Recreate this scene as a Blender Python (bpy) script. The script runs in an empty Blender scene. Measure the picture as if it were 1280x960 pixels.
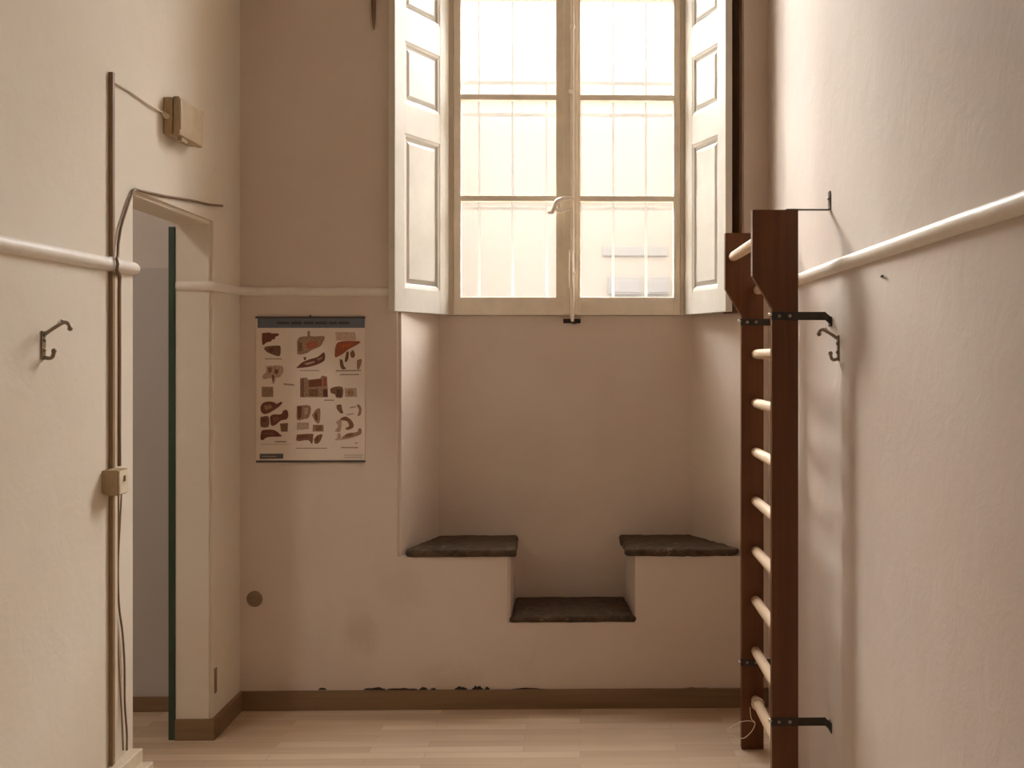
import bpy, bmesh, math, random
from mathutils import Vector, Matrix
random.seed(7)
S = bpy.context.scene
C = S.collection
PI = math.pi

# ------------------------------------------------------------------ camera model
F, H, TH = 1350.0, 1.6, math.radians(1.2)
VPX, HOR = 725.0, 443.0
CX = VPX + F * math.tan(TH)
cs, sn = math.cos(TH), math.sin(TH)

def ray(px, py):
    u, v = (px - CX) / F, -(py - HOR) / F          # right, up at unit depth along the axis
    return Vector((u * cs + sn, cs - u * sn, v))
def on_y(px, py, Y):
    d = ray(px, py); t = Y / d.y
    return Vector((d.x * t, Y, H + d.z * t))
def on_x(px, py, X):
    d = ray(px, py); t = X / d.x
    return Vector((X, d.y * t, H + d.z * t))

cam_d = bpy.data.cameras.new('camera'); cam = bpy.data.objects.new('camera', cam_d); C.objects.link(cam)
cam.location = (0, 0, H); cam.rotation_euler = (PI / 2, 0, -TH)
cam_d.sensor_width = 36; cam_d.lens = F / 1280 * 36
cam_d.shift_x = (640 - CX) / 1280; cam_d.shift_y = (HOR - 480) / 1280
S.camera = cam

# ------------------------------------------------------------------ materials
def new_mat(name):
    m = bpy.data.materials.new(name); m.use_nodes = True
    nt = m.node_tree
    return m, nt, nt.nodes['Principled BSDF']
def N(nt, kind, **kw):
    n = nt.nodes.new(kind)
    for k, v in kw.items():
        if k.startswith('i_'):
            n.inputs[k[2:].replace('_', ' ')].default_value = v
        else:
            setattr(n, k, v)
    return n
def rgb(c): return (c[0], c[1], c[2], 1)
def mixc(nt, a, b, fac, mode='MIX'):
    n = nt.nodes.new('ShaderNodeMix'); n.data_type = 'RGBA'; n.blend_type = mode
    for sock, val in ((n.inputs[6], a), (n.inputs[7], b), (n.inputs[0], fac)):
        if hasattr(val, 'is_output'): nt.links.new(val, sock)
        elif isinstance(val, (int, float)): sock.default_value = val
        else: sock.default_value = rgb(val)
    return n.outputs[2]
def noise(nt, scale, detail=4, rough=.55, vec=None, dist=0):
    n = N(nt, 'ShaderNodeTexNoise'); n.inputs['Scale'].default_value = scale
    n.inputs['Detail'].default_value = detail; n.inputs['Roughness'].default_value = rough
    n.inputs['Distortion'].default_value = dist
    if vec is not None: nt.links.new(vec, n.inputs['Vector'])
    return n.outputs['Fac']
def ramp(nt, fac, lo, hi, a=0., b=1.):
    n = N(nt, 'ShaderNodeMapRange'); n.inputs['From Min'].default_value = lo; n.inputs['From Max'].default_value = hi
    n.inputs['To Min'].default_value = a; n.inputs['To Max'].default_value = b
    nt.links.new(fac, n.inputs['Value']); return n.outputs['Result']
def bump(nt, bsdf, h, strength=.2, dist=.01):
    n = N(nt, 'ShaderNodeBump'); n.inputs['Strength'].default_value = strength; n.inputs['Distance'].default_value = dist
    nt.links.new(h, n.inputs['Height']); nt.links.new(n.outputs['Normal'], bsdf.inputs['Normal'])
def pos(nt): return N(nt, 'ShaderNodeNewGeometry').outputs['Position']

def simple(name, col, rough=.5, metal=0, var=.12, scale=20, bmp=0, spec=.5):
    m, nt, b = new_mat(name)
    p = pos(nt)
    f = ramp(nt, noise(nt, scale, 4, .6, p), .3, .7)
    c = mixc(nt, [x * (1 - var) for x in col], [min(1, x * (1 + var)) for x in col], f)
    nt.links.new(c, b.inputs['Base Color'])
    b.inputs['Roughness'].default_value = rough; b.inputs['Metallic'].default_value = metal
    b.inputs['Specular IOR Level'].default_value = spec
    if bmp: bump(nt, b, noise(nt, scale * 3, 3, .6, p), bmp, .004)
    return m

def plaster(name, col, stains=()):
    m, nt, b = new_mat(name)
    p = pos(nt)
    big = ramp(nt, noise(nt, 1.3, 5, .6, p, .4), .3, .72)
    c = mixc(nt, [x * y for x, y in zip(col, (.97, .93, .89))], [min(1, x * 1.03) for x in col], big)
    mid = ramp(nt, noise(nt, 5.5, 6, .65, p, .8), .35, .75)
    c = mixc(nt, c, [x * y for x, y in zip(col, (.95, .90, .85))], ramp(nt, mid, .55, 1, 0, .45))
    sc = ramp(nt, noise(nt, 60, 3, .6, p), .62, .8, 0, .25)
    c = mixc(nt, c, [x * .8 for x in col], sc)
    for (pt, r, tint, amt) in stains:
        d = N(nt, 'ShaderNodeVectorMath', operation='DISTANCE'); nt.links.new(p, d.inputs[0]); d.inputs[1].default_value = pt
        ad = N(nt, 'ShaderNodeMath', operation='MULTIPLY_ADD'); nt.links.new(noise(nt, 14, 5, .7, p), ad.inputs[0])
        ad.inputs[1].default_value = r * 1.2; nt.links.new(d.outputs['Value'], ad.inputs[2])
        f = ramp(nt, ad.outputs[0], r * .9, r * 1.5, amt, 0)
        c = mixc(nt, c, tint, f)
    nt.links.new(c, b.inputs['Base Color'])
    b.inputs['Roughness'].default_value = .78; b.inputs['Specular IOR Level'].default_value = .25
    h = N(nt, 'ShaderNodeMath', operation='MULTIPLY_ADD'); nt.links.new(noise(nt, 7, 5, .6, p, .5), h.inputs[0]); h.inputs[1].default_value = 6.0
    nt.links.new(noise(nt, 45, 4, .6, p), h.inputs[2])
    bump(nt, b, h.outputs[0], .10, .005)
    return m

def wood(name, a, b_, rough=.4, axis='Z', scale=1.0, spec=.4):
    m, nt, b = new_mat(name)
    p = pos(nt)
    mp = N(nt, 'ShaderNodeMapping'); nt.links.new(p, mp.inputs['Vector'])
    s = {'X': (1.2, 30, 30), 'Y': (30, 1.2, 30), 'Z': (30, 30, 1.2)}[axis]
    mp.inputs['Scale'].default_value = [x * scale for x in s]
    f = ramp(nt, noise(nt, 1, 5, .6, mp.outputs[0], .5), .3, .7)
    nt.links.new(mixc(nt, a, b_, f), b.inputs['Base Color'])
    b.inputs['Roughness'].default_value = rough; b.inputs['Specular IOR Level'].default_value = spec
    bump(nt, b, f, .06, .002)
    return m

def floor_mat():
    m, nt, b = new_mat('laminate')
    p = pos(nt)
    def brick(w, h, off, c1, c2, mort, msize):
        t = N(nt, 'ShaderNodeTexBrick'); nt.links.new(p, t.inputs['Vector'])
        t.inputs['Scale'].default_value = 1; t.inputs['Brick Width'].default_value = w; t.inputs['Row Height'].default_value = h
        t.inputs['Mortar Size'].default_value = msize; t.inputs['Mortar Smooth'].default_value = .3; t.inputs['Bias'].default_value = 0
        t.offset = off; t.inputs['Color1'].default_value = rgb(c1); t.inputs['Color2'].default_value = rgb(c2); t.inputs['Mortar'].default_value = rgb(mort)
        return t
    strip = brick(.62, .066, .37, (.76, .62, .47), (.58, .44, .305), (.47, .34, .225), .0012)
    mp = N(nt, 'ShaderNodeMapping'); nt.links.new(p, mp.inputs['Vector']); mp.inputs['Scale'].default_value = (2.2, 46, 1)
    g = ramp(nt, noise(nt, 1, 6, .6, mp.outputs[0], .6), .3, .75)
    c = mixc(nt, strip.outputs['Color'], (.42, .29, .19), ramp(nt, g, 0, 1, 0, .4))
    nt.links.new(c, b.inputs['Base Color'])
    b.inputs['Roughness'].default_value = .38; b.inputs['Specular IOR Level'].default_value = .45
    bump(nt, b, g, .05, .001)
    return m

def stone_mat():
    m, nt, b = new_mat('step_stone')
    p = pos(nt)
    c = mixc(nt, (.052, .034, .022), (.125, .085, .055), ramp(nt, noise(nt, 22, 5, .65, p), .32, .7))
    c = mixc(nt, c, (.27, .20, .14), ramp(nt, noise(nt, 16, 5, .7, p, .6), .60, .68, 0, .75))
    nt.links.new(c, b.inputs['Base Color']); b.inputs['Roughness'].default_value = .85; b.inputs['Specular IOR Level'].default_value = .25
    bump(nt, b, noise(nt, 50, 4, .65, p), .6, .004)
    return m

def glass_mat():
    m = bpy.data.materials.new('veiled_glass'); m.use_nodes = True
    nt = m.node_tree; nt.nodes.clear()
    out = N(nt, 'ShaderNodeOutputMaterial')
    tr = N(nt, 'ShaderNodeBsdfTransparent'); tr.inputs[0].default_value = (1, .985, .95, 1)
    tl = N(nt, 'ShaderNodeBsdfTranslucent'); tl.inputs[0].default_value = (.98, .95, .88, 1)
    gl = N(nt, 'ShaderNodeBsdfGlossy'); gl.inputs['Roughness'].default_value = .03
    m1 = N(nt, 'ShaderNodeMixShader'); m1.inputs[0].default_value = GLARE_VEIL  # translucent share imitates glare washing out the view through the panes
    nt.links.new(tr.outputs[0], m1.inputs[1]); nt.links.new(tl.outputs[0], m1.inputs[2])
    m2 = N(nt, 'ShaderNodeMixShader'); m2.inputs[0].default_value = .04
    nt.links.new(m1.outputs[0], m2.inputs[1]); nt.links.new(gl.outputs[0], m2.inputs[2])
    nt.links.new(m2.outputs[0], out.inputs[0])
    return m
def emit(name, col, st):
    m = bpy.data.materials.new(name); m.use_nodes = True
    nt = m.node_tree; nt.nodes.clear()
    out = N(nt, 'ShaderNodeOutputMaterial'); e = N(nt, 'ShaderNodeEmission')
    e.inputs[0].default_value = rgb(col); e.inputs[1].default_value = st
    nt.links.new(e.outputs[0], out.inputs[0]); return m

# ---- tuning knobs
GLARE_VEIL = .02
SKY = (1.0, 1.02, 1.08); SKY_ST = 44.0
FILL = (1.0, .80, .60); FILL_ST = 1.2
SUN_ST = 4.6; SUN_DIR = (.5, -1, -.62)
HALL_FILL = (1.0, .92, .84); HALL_FILL_ST = 52.0
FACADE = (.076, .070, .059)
WALL = (.74, .67, .60)

# ------------------------------------------------------------------ planes of the room
YB = 4.89                                            # back wall
YN = 5.28                                            # back of the window niche
XL = on_y(300, HOR, YB).x; XR = on_y(960, HOR, YB).x
Y0 = -2.4; ZC = 4.9
nL = on_y(500, HOR, YB).x; nR = on_y(930, HOR, YB).x
bL = on_y(549, HOR, YN).x; bR = on_y(864, HOR, YN).x
iL = on_y(638, HOR, YB).x; iR = on_y(794, HOR, YB).x
iRb = on_y(782, HOR, YN).x; iLb = on_y(644, HOR, YN).x
BT, ST, NT = .685, .388, 4.45                        # bench masonry, step masonry, niche top
D0, D1, DZ = on_x(168, HOR, XL).y, on_x(265, HOR, XL).y, 2.142
XH = XL - .15                                        # hall side of the left wall

M = {}
pst = on_y(450, 790, YB); pst2 = on_y(500, 735, YB); pst3 = on_y(560, 870, YB)
M['wall'] = plaster('wall_plaster', WALL)
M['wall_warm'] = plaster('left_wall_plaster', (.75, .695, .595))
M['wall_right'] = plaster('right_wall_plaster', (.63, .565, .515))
M['wall_back'] = plaster('back_wall_plaster', (.705, .62, .55), [(tuple(pst), .12, (.56, .45, .36), .5), (tuple(pst2), .16, (.60, .50, .42), .35), (tuple(pst3), .2, (.52, .41, .31), .45)])
M['hall'] = plaster('hall_plaster', (.62, .58, .55))
M['hall_dado'] = plaster('hall_dado_plaster', (.50, .475, .455))
M['ceiling'] = plaster('ceiling_plaster', (.72, .66, .59))
M['floor'] = floor_mat()
M['rail'] = simple('rail_paint', (.80, .74, .66), .45, var=.05, scale=12, bmp=.15)
M['skirting'] = wood('skirting_wood', (.27, .175, .095), (.20, .125, .065), .5, 'X')
M['stone'] = stone_mat()
M['dark_wood'] = wood('stained_wood', (.14, .046, .010), (.09, .027, .005), .34, 'Z')
M['reveal_shade'] = wood('reveal_shade_strip', (.20, .12, .062), (.14, .08, .04), .6, 'Z')  # dark tone stands in for shade on the right reveal
M['rung_wood'] = wood('pale_wood', (.80, .63, .45), (.68, .50, .34), .4, 'Y')
M['shutter'] = simple('shutter_paint', (.68, .645, .57), .42, var=.05, scale=9, bmp=.12)
M['sash'] = simple('sash_paint', (.86, .775, .64), .45, var=.08, scale=9, bmp=.1)
M['latch'] = simple('latch_paint', (.83, .76, .65), .35, var=.05)
M['glass'] = glass_mat()
M['iron'] = simple('dark_iron', (.045, .036, .028), .5, .4, var=.3)
M['hook'] = simple('tarnished_steel', (.30, .24, .18), .35, .8, var=.2)
M['shiny'] = simple('bright_steel', (.75, .70, .63), .25, .9, var=.1)
M['cream_plastic'] = simple('aged_plastic', (.42, .305, .175), .5, var=.1, scale=14)
M['ivory_plastic'] = simple('ivory_plastic', (.72, .62, .47), .45, var=.06)
M['conduit'] = simple('conduit_plastic', (.27, .175, .10), .5, var=.08)
M['cable'] = simple('brown_cable', (.22, .135, .075), .5, var=.1)
M['white_cable'] = simple('white_cable', (.70, .61, .48), .5, var=.06)
M['green'] = simple('green_paint', (.030, .055, .034), .45, var=.2, scale=9)
M['paper'] = simple('chart_paper', (.80, .70, .60), .42, var=.03, scale=5, spec=.4)
M['chart_blue'] = simple('chart_blue', (.13, .15, .185), .45, var=.08)
M['ink'] = simple('chart_ink', (.07, .06, .055), .6, var=.1)
M['chart_grey'] = simple('chart_grey', (.09, .092, .095), .5, var=.1)
M['caption'] = simple('chart_caption', (.38, .29, .23), .6, var=.1)
M['hole'] = simple('patch_brown', (.27, .19, .13), .7, var=.15)
M['black'] = simple('dark_gap', (.03, .02, .014), .8, var=.1)
M['string'] = simple('string_fibre', (.80, .68, .54), .8, var=.15)
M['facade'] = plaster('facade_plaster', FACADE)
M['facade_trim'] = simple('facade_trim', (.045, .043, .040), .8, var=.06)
M['facade_glass'] = simple('facade_glass', (.035, .035, .036), .4, var=.1)
M['grille'] = simple('grille_paint', (.22, .21, .20), .5, var=.05)
M['court'] = simple('courtyard_stone', (.22, .20, .18), .85, var=.15, scale=3)
M['fill_glass'] = emit('fill_glow', FILL, FILL_ST)
M['hall_fill'] = emit('hall_fill_glow', HALL_FILL, HALL_FILL_ST)
ORG = {}
def organ(col):
    if col not in ORG: ORG[col] = simple('chart_print_%d' % len(ORG), col, .5, var=.35, scale=120)
    return ORG[col]

# ------------------------------------------------------------------ builders
class MB:
    def __init__(s): s.bm = bmesh.new()
    def quad(s, *pts):
        return s.bm.faces.new([s.bm.verts.new(p) for p in pts])
    def box(s, lo, hi, bev=0, seg=2):
        b = bmesh.new(); bmesh.ops.create_cube(b, size=1)
        for v in b.verts:
            v.co = Vector([lo[i] + (v.co[i] + .5) * (hi[i] - lo[i]) for i in range(3)])
        if bev: bmesh.ops.bevel(b, geom=b.edges[:], offset=bev, segments=seg, affect='EDGES', profile=.7)
        s.merge(b); return s
    def merge(s, b, mat=None):
        me = bpy.data.meshes.new('tmp')
        if mat: bmesh.ops.transform(b, matrix=mat, verts=b.verts)
        b.to_mesh(me); b.free(); s.bm.from_mesh(me); bpy.data.meshes.remove(me)
    def prism(s, pts, vec, bev=0, seg=2):
        b = bmesh.new(); f = b.faces.new([b.verts.new(p) for p in pts])
        r = bmesh.ops.extrude_face_region(b, geom=[f])
        bmesh.ops.translate(b, vec=Vector(vec), verts=[e for e in r['geom'] if isinstance(e, bmesh.types.BMVert)])
        bmesh.ops.recalc_face_normals(b, faces=b.faces)
        if bev: bmesh.ops.bevel(b, geom=b.edges[:], offset=bev, segments=seg, affect='EDGES', profile=.7)
        s.merge(b); return s
    def tube(s, path, r, n=10, caps=True):
        path = [Vector(p) for p in path]; rings = []
        rr = r if isinstance(r, (list, tuple)) else [r] * len(path)
        up = None
        for i, p in enumerate(path):
            t = (path[min(i + 1, len(path) - 1)] - path[max(i - 1, 0)]).normalized()
            if up is None: up = t.orthogonal().normalized()
            up = (up - t * up.dot(t)).normalized(); w = t.cross(up)
            rings.append([s.bm.verts.new(p + (up * math.cos(a) + w * math.sin(a)) * rr[i]) for a in [2 * PI * k / n for k in range(n)]])
        for a, b in zip(rings, rings[1:]):
            for k in range(n):
                f = s.bm.faces.new([a[k], a[(k + 1) % n], b[(k + 1) % n], b[k]]); f.smooth = True
        if caps:
            s.bm.faces.new(rings[0][::-1]); s.bm.faces.new(rings[-1])
        return s
    def cyl(s, a, b, r, n=16, bev=0):
        a, b = Vector(a), Vector(b); d = (b - a).normalized() * bev
        if bev: return s.tube([a, a + d * .35, a + d, b - d, b - d * .35, b], [r - bev, r - bev * .3, r, r, r - bev * .3, r - bev], n)
        return s.tube([a, b], r, n)
    def ball(s, c, r, sc=(1, 1, 1)):
        b = bmesh.new(); bmesh.ops.create_uvsphere(b, u_segments=14, v_segments=9, radius=r)
        for f in b.faces: f.smooth = True
        s.merge(b, Matrix.Translation(c) @ Matrix.Diagonal((*sc, 1))); return s
    def build(s, name, mat, parent=None, loc=None):
        bmesh.ops.recalc_face_normals(s.bm, faces=s.bm.faces)
        me = bpy.data.meshes.new(name)
        if loc is not None: bmesh.ops.translate(s.bm, vec=-Vector(loc), verts=s.bm.verts)
        s.bm.to_mesh(me); s.bm.free()
        o = bpy.data.objects.new(name, me); C.objects.link(o)
        if loc is not None: o.location = loc
        me.materials.append(mat)
        if parent is not None:
            o.parent = parent
            o.matrix_parent_inverse = Matrix.LocRotScale(parent.location, parent.rotation_euler, None).inverted() if parent.parent is None and parent.type == 'EMPTY' else Matrix.Identity(4)
        return o
def curve(pts, n=8):
    pts = [Vector(p) for p in pts]; out = []
    q = [pts[0] * 2 - pts[1]] + pts + [pts[-1] * 2 - pts[-2]]
    for i in range(1, len(q) - 2):
        a, b, c, d = q[i - 1:i + 3]
        for k in range(n):
            t = k / n
            out.append(.5 * ((2 * b) + (c - a) * t + (2 * a - 5 * b + 4 * c - d) * t * t + (3 * b - a - 3 * c + d) * t ** 3))
    out.append(pts[-1]); return out
def thing(name, label, cat, loc=(0, 0, 0), rotz=0, group=None):
    o = bpy.data.objects.new(name, None); C.objects.link(o); o.empty_display_size = .1
    o.location = loc; o.rotation_euler = (0, 0, rotz); o['label'] = label; o['category'] = cat
    if group: o['group'] = group
    return o
def tag(o, label, cat, group=None):
    o['label'] = label; o['category'] = cat
    if group: o['group'] = group
    return o
def struct(o): o['kind'] = 'structure'; return o

# ------------------------------------------------------------------ room shell
m = MB(); m.box((XL - 1.9, Y0 - .1, -.12), (XR + .15, YB, 0)); struct(m.build('floor', M['floor']))
m = MB(); m.box((XL - .15, Y0 - .1, ZC), (XR + .15, YN + .35, ZC + .15)); struct(m.build('ceiling', M['ceiling']))

# left wall: one slab with the doorway cut from the floor up
b = bmesh.new()
outline = [(Y0, 0), (D0, 0), (D0, DZ + .008), (D1, DZ), (D1, 0), (YB, 0), (YB, ZC), (Y0, ZC)]
f = b.faces.new([b.verts.new((XL, y, z)) for y, z in outline])
r = bmesh.ops.extrude_face_region(b, geom=[f])
bmesh.ops.translate(b, vec=(XH - XL, 0, 0), verts=[e for e in r['geom'] if isinstance(e, bmesh.types.BMVert)])
def notch(v): return D0 - .01 < v.co.y < D1 + .01 and v.co.z < DZ + .05
ed = [e for e in b.edges if all(notch(v) and abs(v.co.x - XL) < 1e-5 for v in e.verts) and not all(v.co.z < .01 for v in e.verts)]
bmesh.ops.bevel(b, geom=ed, offset=.014, segments=4, affect='EDGES')
m = MB(); m.merge(b); struct(m.build('wall_left', M['wall_warm']))
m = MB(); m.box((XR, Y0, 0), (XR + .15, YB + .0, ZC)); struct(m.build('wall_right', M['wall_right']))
m = MB(); m.box((XH, Y0 - .15, 0), (XR + .15, Y0, ZC)); struct(m.build('wall_front', M['wall']))

# back wall with its window niche, seats and step in masonry
WL, WR = on_y(560, HOR, YN).x, on_y(856, HOR, YN).x   # window opening
WB = on_y(700, 394.5, YN - .02).z; WT = 4.30
YO = YN + .34; ZX = 14.0                              # outer face; unseen top raised to shade the facade opposite
b = bmesh.new()
def q(*p): b.faces.new([b.verts.new(x) for x in p])
q((XH, YB, 0), (nL, YB, 0), (nL, YB, BT), (XH, YB, BT)); q((XH, YB, BT), (nL, YB, BT), (nL, YB, NT), (XH, YB, NT)); q((XH, YB, NT), (nL, YB, NT), (nL, YB, ZC), (XH, YB, ZC))
q((nR, YB, 0), (XR + .15, YB, 0), (XR + .15, YB, BT), (nR, YB, BT)); q((nR, YB, BT), (XR + .15, YB, BT), (XR + .15, YB, NT), (nR, YB, NT)); q((nR, YB, NT), (XR + .15, YB, NT), (XR + .15, YB, ZC), (nR, YB, ZC))
for x0, x1 in ((nL, iL), (iR, nR)):
    q((x0, YB, 0), (x1, YB, 0), (x1, YB, ST), (x0, YB, ST)); q((x0, YB, ST), (x1, YB, ST), (x1, YB, BT), (x0, YB, BT))
q((iL, YB, 0), (iR, YB, 0), (iR, YB, ST), (iL, YB, ST))
q((nL, YB, NT), (nR, YB, NT), (nR, YB, ZC), (nL, YB, ZC))
q((nL, YB, BT), (bL, YN, BT), (bL, YN, NT), (nL, YB, NT)); q((nR, YB, BT), (bR, YN, BT), (bR, YN, NT), (nR, YB, NT))
q((nL, YB, NT), (nR, YB, NT), (bR, YN, NT), (bL, YN, NT))
q((nL, YB, BT), (iL, YB, BT), (iLb, YN, BT), (bL, YN, BT)); q((iR, YB, BT), (nR, YB, BT), (bR, YN, BT), (iRb, YN, BT))
q((iL, YB, ST), (iR, YB, ST), (iRb, YN, ST), (iLb, YN, ST))
q((iL, YB, ST), (iLb, YN, ST), (iLb, YN, BT), (iL, YB, BT)); q((iR, YB, ST), (iRb, YN, ST), (iRb, YN, BT), (iR, YB, BT))
q((iLb, YN, ST), (iRb, YN, ST), (iRb, YN, BT), (iLb, YN, BT))
q((bL, YN, BT), (iLb, YN, BT), (iLb, YN, WB), (bL, YN, WB)); q((iLb, YN, BT), (iRb, YN, BT), (iRb, YN, WB), (iLb, YN, WB)); q((iRb, YN, BT), (bR, YN, BT), (bR, YN, WB), (iRb, YN, WB))
q((bL, YN, WB), (WL, YN, WB), (WL, YN, WT), (bL, YN, WT)); q((WR, YN, WB), (bR, YN, WB), (bR, YN, WT), (WR, YN, WT)); q((bL, YN, WT), (bR, YN, WT), (bR, YN, NT), (bL, YN, NT))
q((WL, YN, WB), (WL, YO, WB), (WL, YO, WT), (WL, YN, WT)); q((WR, YN, WB), (WR, YO, WB), (WR, YO, WT), (WR, YN, WT)); q((WL, YN, WB), (WR, YN, WB), (WR, YO, WB), (WL, YO, WB)); q((WL, YN, WT), (WR, YN, WT), (WR, YO, WT), (WL, YO, WT))
q((-7, YO, -.1), (7, YO, -.1), (7, YO, WB), (-7, YO, WB)); q((-7, YO, WT), (7, YO, WT), (7, YO, ZX), (-7, YO, ZX))
q((-7, YO, WB), (WL, YO, WB), (WL, YO, WT), (-7, YO, WT)); q((WR, YO, WB), (7, YO, WB), (7, YO, WT), (WR, YO, WT))
q((-7, YB, ZX), (7, YB, ZX), (7, YO, ZX), (-7, YO, ZX))
bmesh.ops.remove_doubles(b, verts=b.verts, dist=1e-5)
def onedge(e):
    a, c = [v.co for v in e.verts]
    if abs(a.y - YB) > 1e-4 or abs(c.y - YB) > 1e-4: return False
    vert = abs(a.x - c.x) < 1e-4
    if not vert: return False
    zm = (a.z + c.z) / 2
    if abs(a.x - nL) < 1e-4 or abs(a.x - nR) < 1e-4: return BT < zm < NT
    if abs(a.x - iL) < 1e-4 or abs(a.x - iR) < 1e-4: return ST < zm < BT
    return False
bmesh.ops.bevel(b, geom=[e for e in b.edges if onedge(e)], offset=.013, segments=4, affect='EDGES')
m = MB(); m.merge(b); wb = struct(m.build('wall_back', M['wall_back']))

# loose plaster along the top of the skirting
m = MB()
for (x0, x1, h) in ((398, 408, 3), (455, 482, 3.5), (484, 522, 1.6), (524, 534, 4), (538, 545, 2.5), (568, 584, 4.5), (590, 604, 6), (606, 612, 4), (640, 682, 2), (852, 896, 3)):
    n = 7; pts = []
    for k in range(n + 1):
        pts.append(on_y(x0 + (x1 - x0) * k / n, 861.5 - h * (.35 + .65 * random.random()) * math.sin(PI * (k + .4) / (n + .8)), YB - .0015))
    pts += [on_y(x1, 862.5, YB - .0015), on_y(x0, 862.5, YB - .0015)]
    m.prism(pts, (0, .003, 0))
struct(m.build('plaster_chip', M['black'], wb))

# hall beyond the doorway
HX = XL - 1.9
DADO = on_y(200, 335, YB).z
m = MB(); m.box((HX, YB, DADO), (XH, YB + .1, 3.2)); struct(m.build('wall_hall_back', M['hall']))
m = MB(); m.box((HX, YB - .004, 0), (XH, YB + .1, DADO)); struct(m.build('wall_hall_dado', M['hall_dado']))
m = MB(); m.box((HX - .1, 1.4, 0), (HX, YB + .1, 3.2)); struct(m.build('wall_hall_left', M['hall']))
m = MB(); m.box((HX, 1.3, 0), (XH, 1.4, 3.2)); struct(m.build('wall_hall_front', M['hall']))
m = MB(); m.box((HX - .1, 1.3, 3.2), (XH, YB + .1, 3.3)); struct(m.build('ceiling_hall', M['ceiling']))
m = MB(); m.box((HX, YB - .018, 0), (XH, YB - .004, .066), .003); struct(m.build('baseboard_hall', M['skirting']))

# skirting boards
SB = .087
m = MB(); m.box((XL + .012, YB - .016, 0), (XR, YB - .0005, SB), .003); struct(m.build('baseboard_back', M['skirting']))
m = MB(); m.box((XL + .0005, D1 - .012, 0), (XL + .014, YB - .0005, SB), .003)
m.box((XH + .001, D1 - .014, 0), (XL + .014, D1 - .0005, SB), .003); struct(m.build('baseboard_left', M['skirting']))

# plaster dado rails (half round, painted)
RZ = on_y(400, 364, YB).z
def halfround(path, n=8, h=.0225, d=.026):
    """path of (point, outward normal) pairs"""
    mm = MB(); rings = []
    for p, nr in path:
        p, nr = Vector(p), Vector(nr)
        rings.append([mm.bm.verts.new(p + nr * (d * math.sin(a)) - Vector((0, 0, h * math.cos(a)))) for a in [PI * k / n for k in range(n + 1)]])
    for a, c in zip(rings, rings[1:]):
        for k in range(n):
            fc = mm.bm.faces.new([a[k], a[k + 1], c[k + 1], c[k]]); fc.smooth = True
    for rg in (rings[0], rings[-1]): mm.bm.faces.new(rg)
    return mm
def wob(i): return (random.random() - .5) * .003
pth = [((XL, y, RZ + .008 + wob(0)), (1, 0, 0)) for y in [Y0 + (D0 - .02 - Y0) * k / 24 for k in range(25)]]
pth += [((XL - .004, D0 - .008, RZ + .008), (.92, .38, 0)), ((XL - .012, D0, RZ + .008), (.3, .95, 0)), ((XL - .055, D0, RZ + .008), (0, .25, 0))]
struct(halfround(pth).build('trim_1', M['rail']))
pth = [((XH + .004, D1, RZ), (0, -.6, 0)), ((XH + .02, D1, RZ), (0, -.75, 0)), ((XL - .014, D1, RZ), (0, -.75, 0)), ((XL - .003, D1 + .003, RZ), (.5, -.5, 0)), ((XL, D1 + .015, RZ), (.75, 0, 0)),
       ((XL, YB - .03, RZ), (.75, 0, 0)), ((XL + .02, YB, RZ), (.5, -.6, 0)), ((nL - .08, YB, RZ - .004), (0, -.75, 0)), ((nL - .015, YB, RZ - .004), (0, -.6, 0))]
struct(halfround(pth, h=.020).build('trim_2', M['rail']))
pth = [((XR, y, RZ + .008 + wob(0)), (-1, 0, 0)) for y in [YB - (YB - Y0) * k / 26 for k in range(27)]]
struct(halfround(pth).build('trim_3', M['rail']))
pth = [((nR + .015, YB, RZ), (0, -.6, 0)), ((XR - .03, YB, RZ), (0, -.75, 0))]
struct(halfround(pth, h=.020).build('trim_4', M['rail']))

# green painted door post on the hall side of the doorway
gx = on_y(211, HOR, D1).x
dr = bpy.data.objects.new('door_1', None); C.objects.link(dr); dr.location = (gx, D1, 0); struct(dr)
m = MB(); m.box((gx, D1 - .006, 0), (XH - .001, D1 + .06, DZ - .012), .003); m.build('door_post', M['green'], dr)
for z_ in (.25, 1.75):
    m = MB(); m.box((XH - .016, D1 - .010, z_), (XH - .004, D1 - .0062, z_ + .09), .001); m.build('hinge', M['green'], dr)

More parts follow.
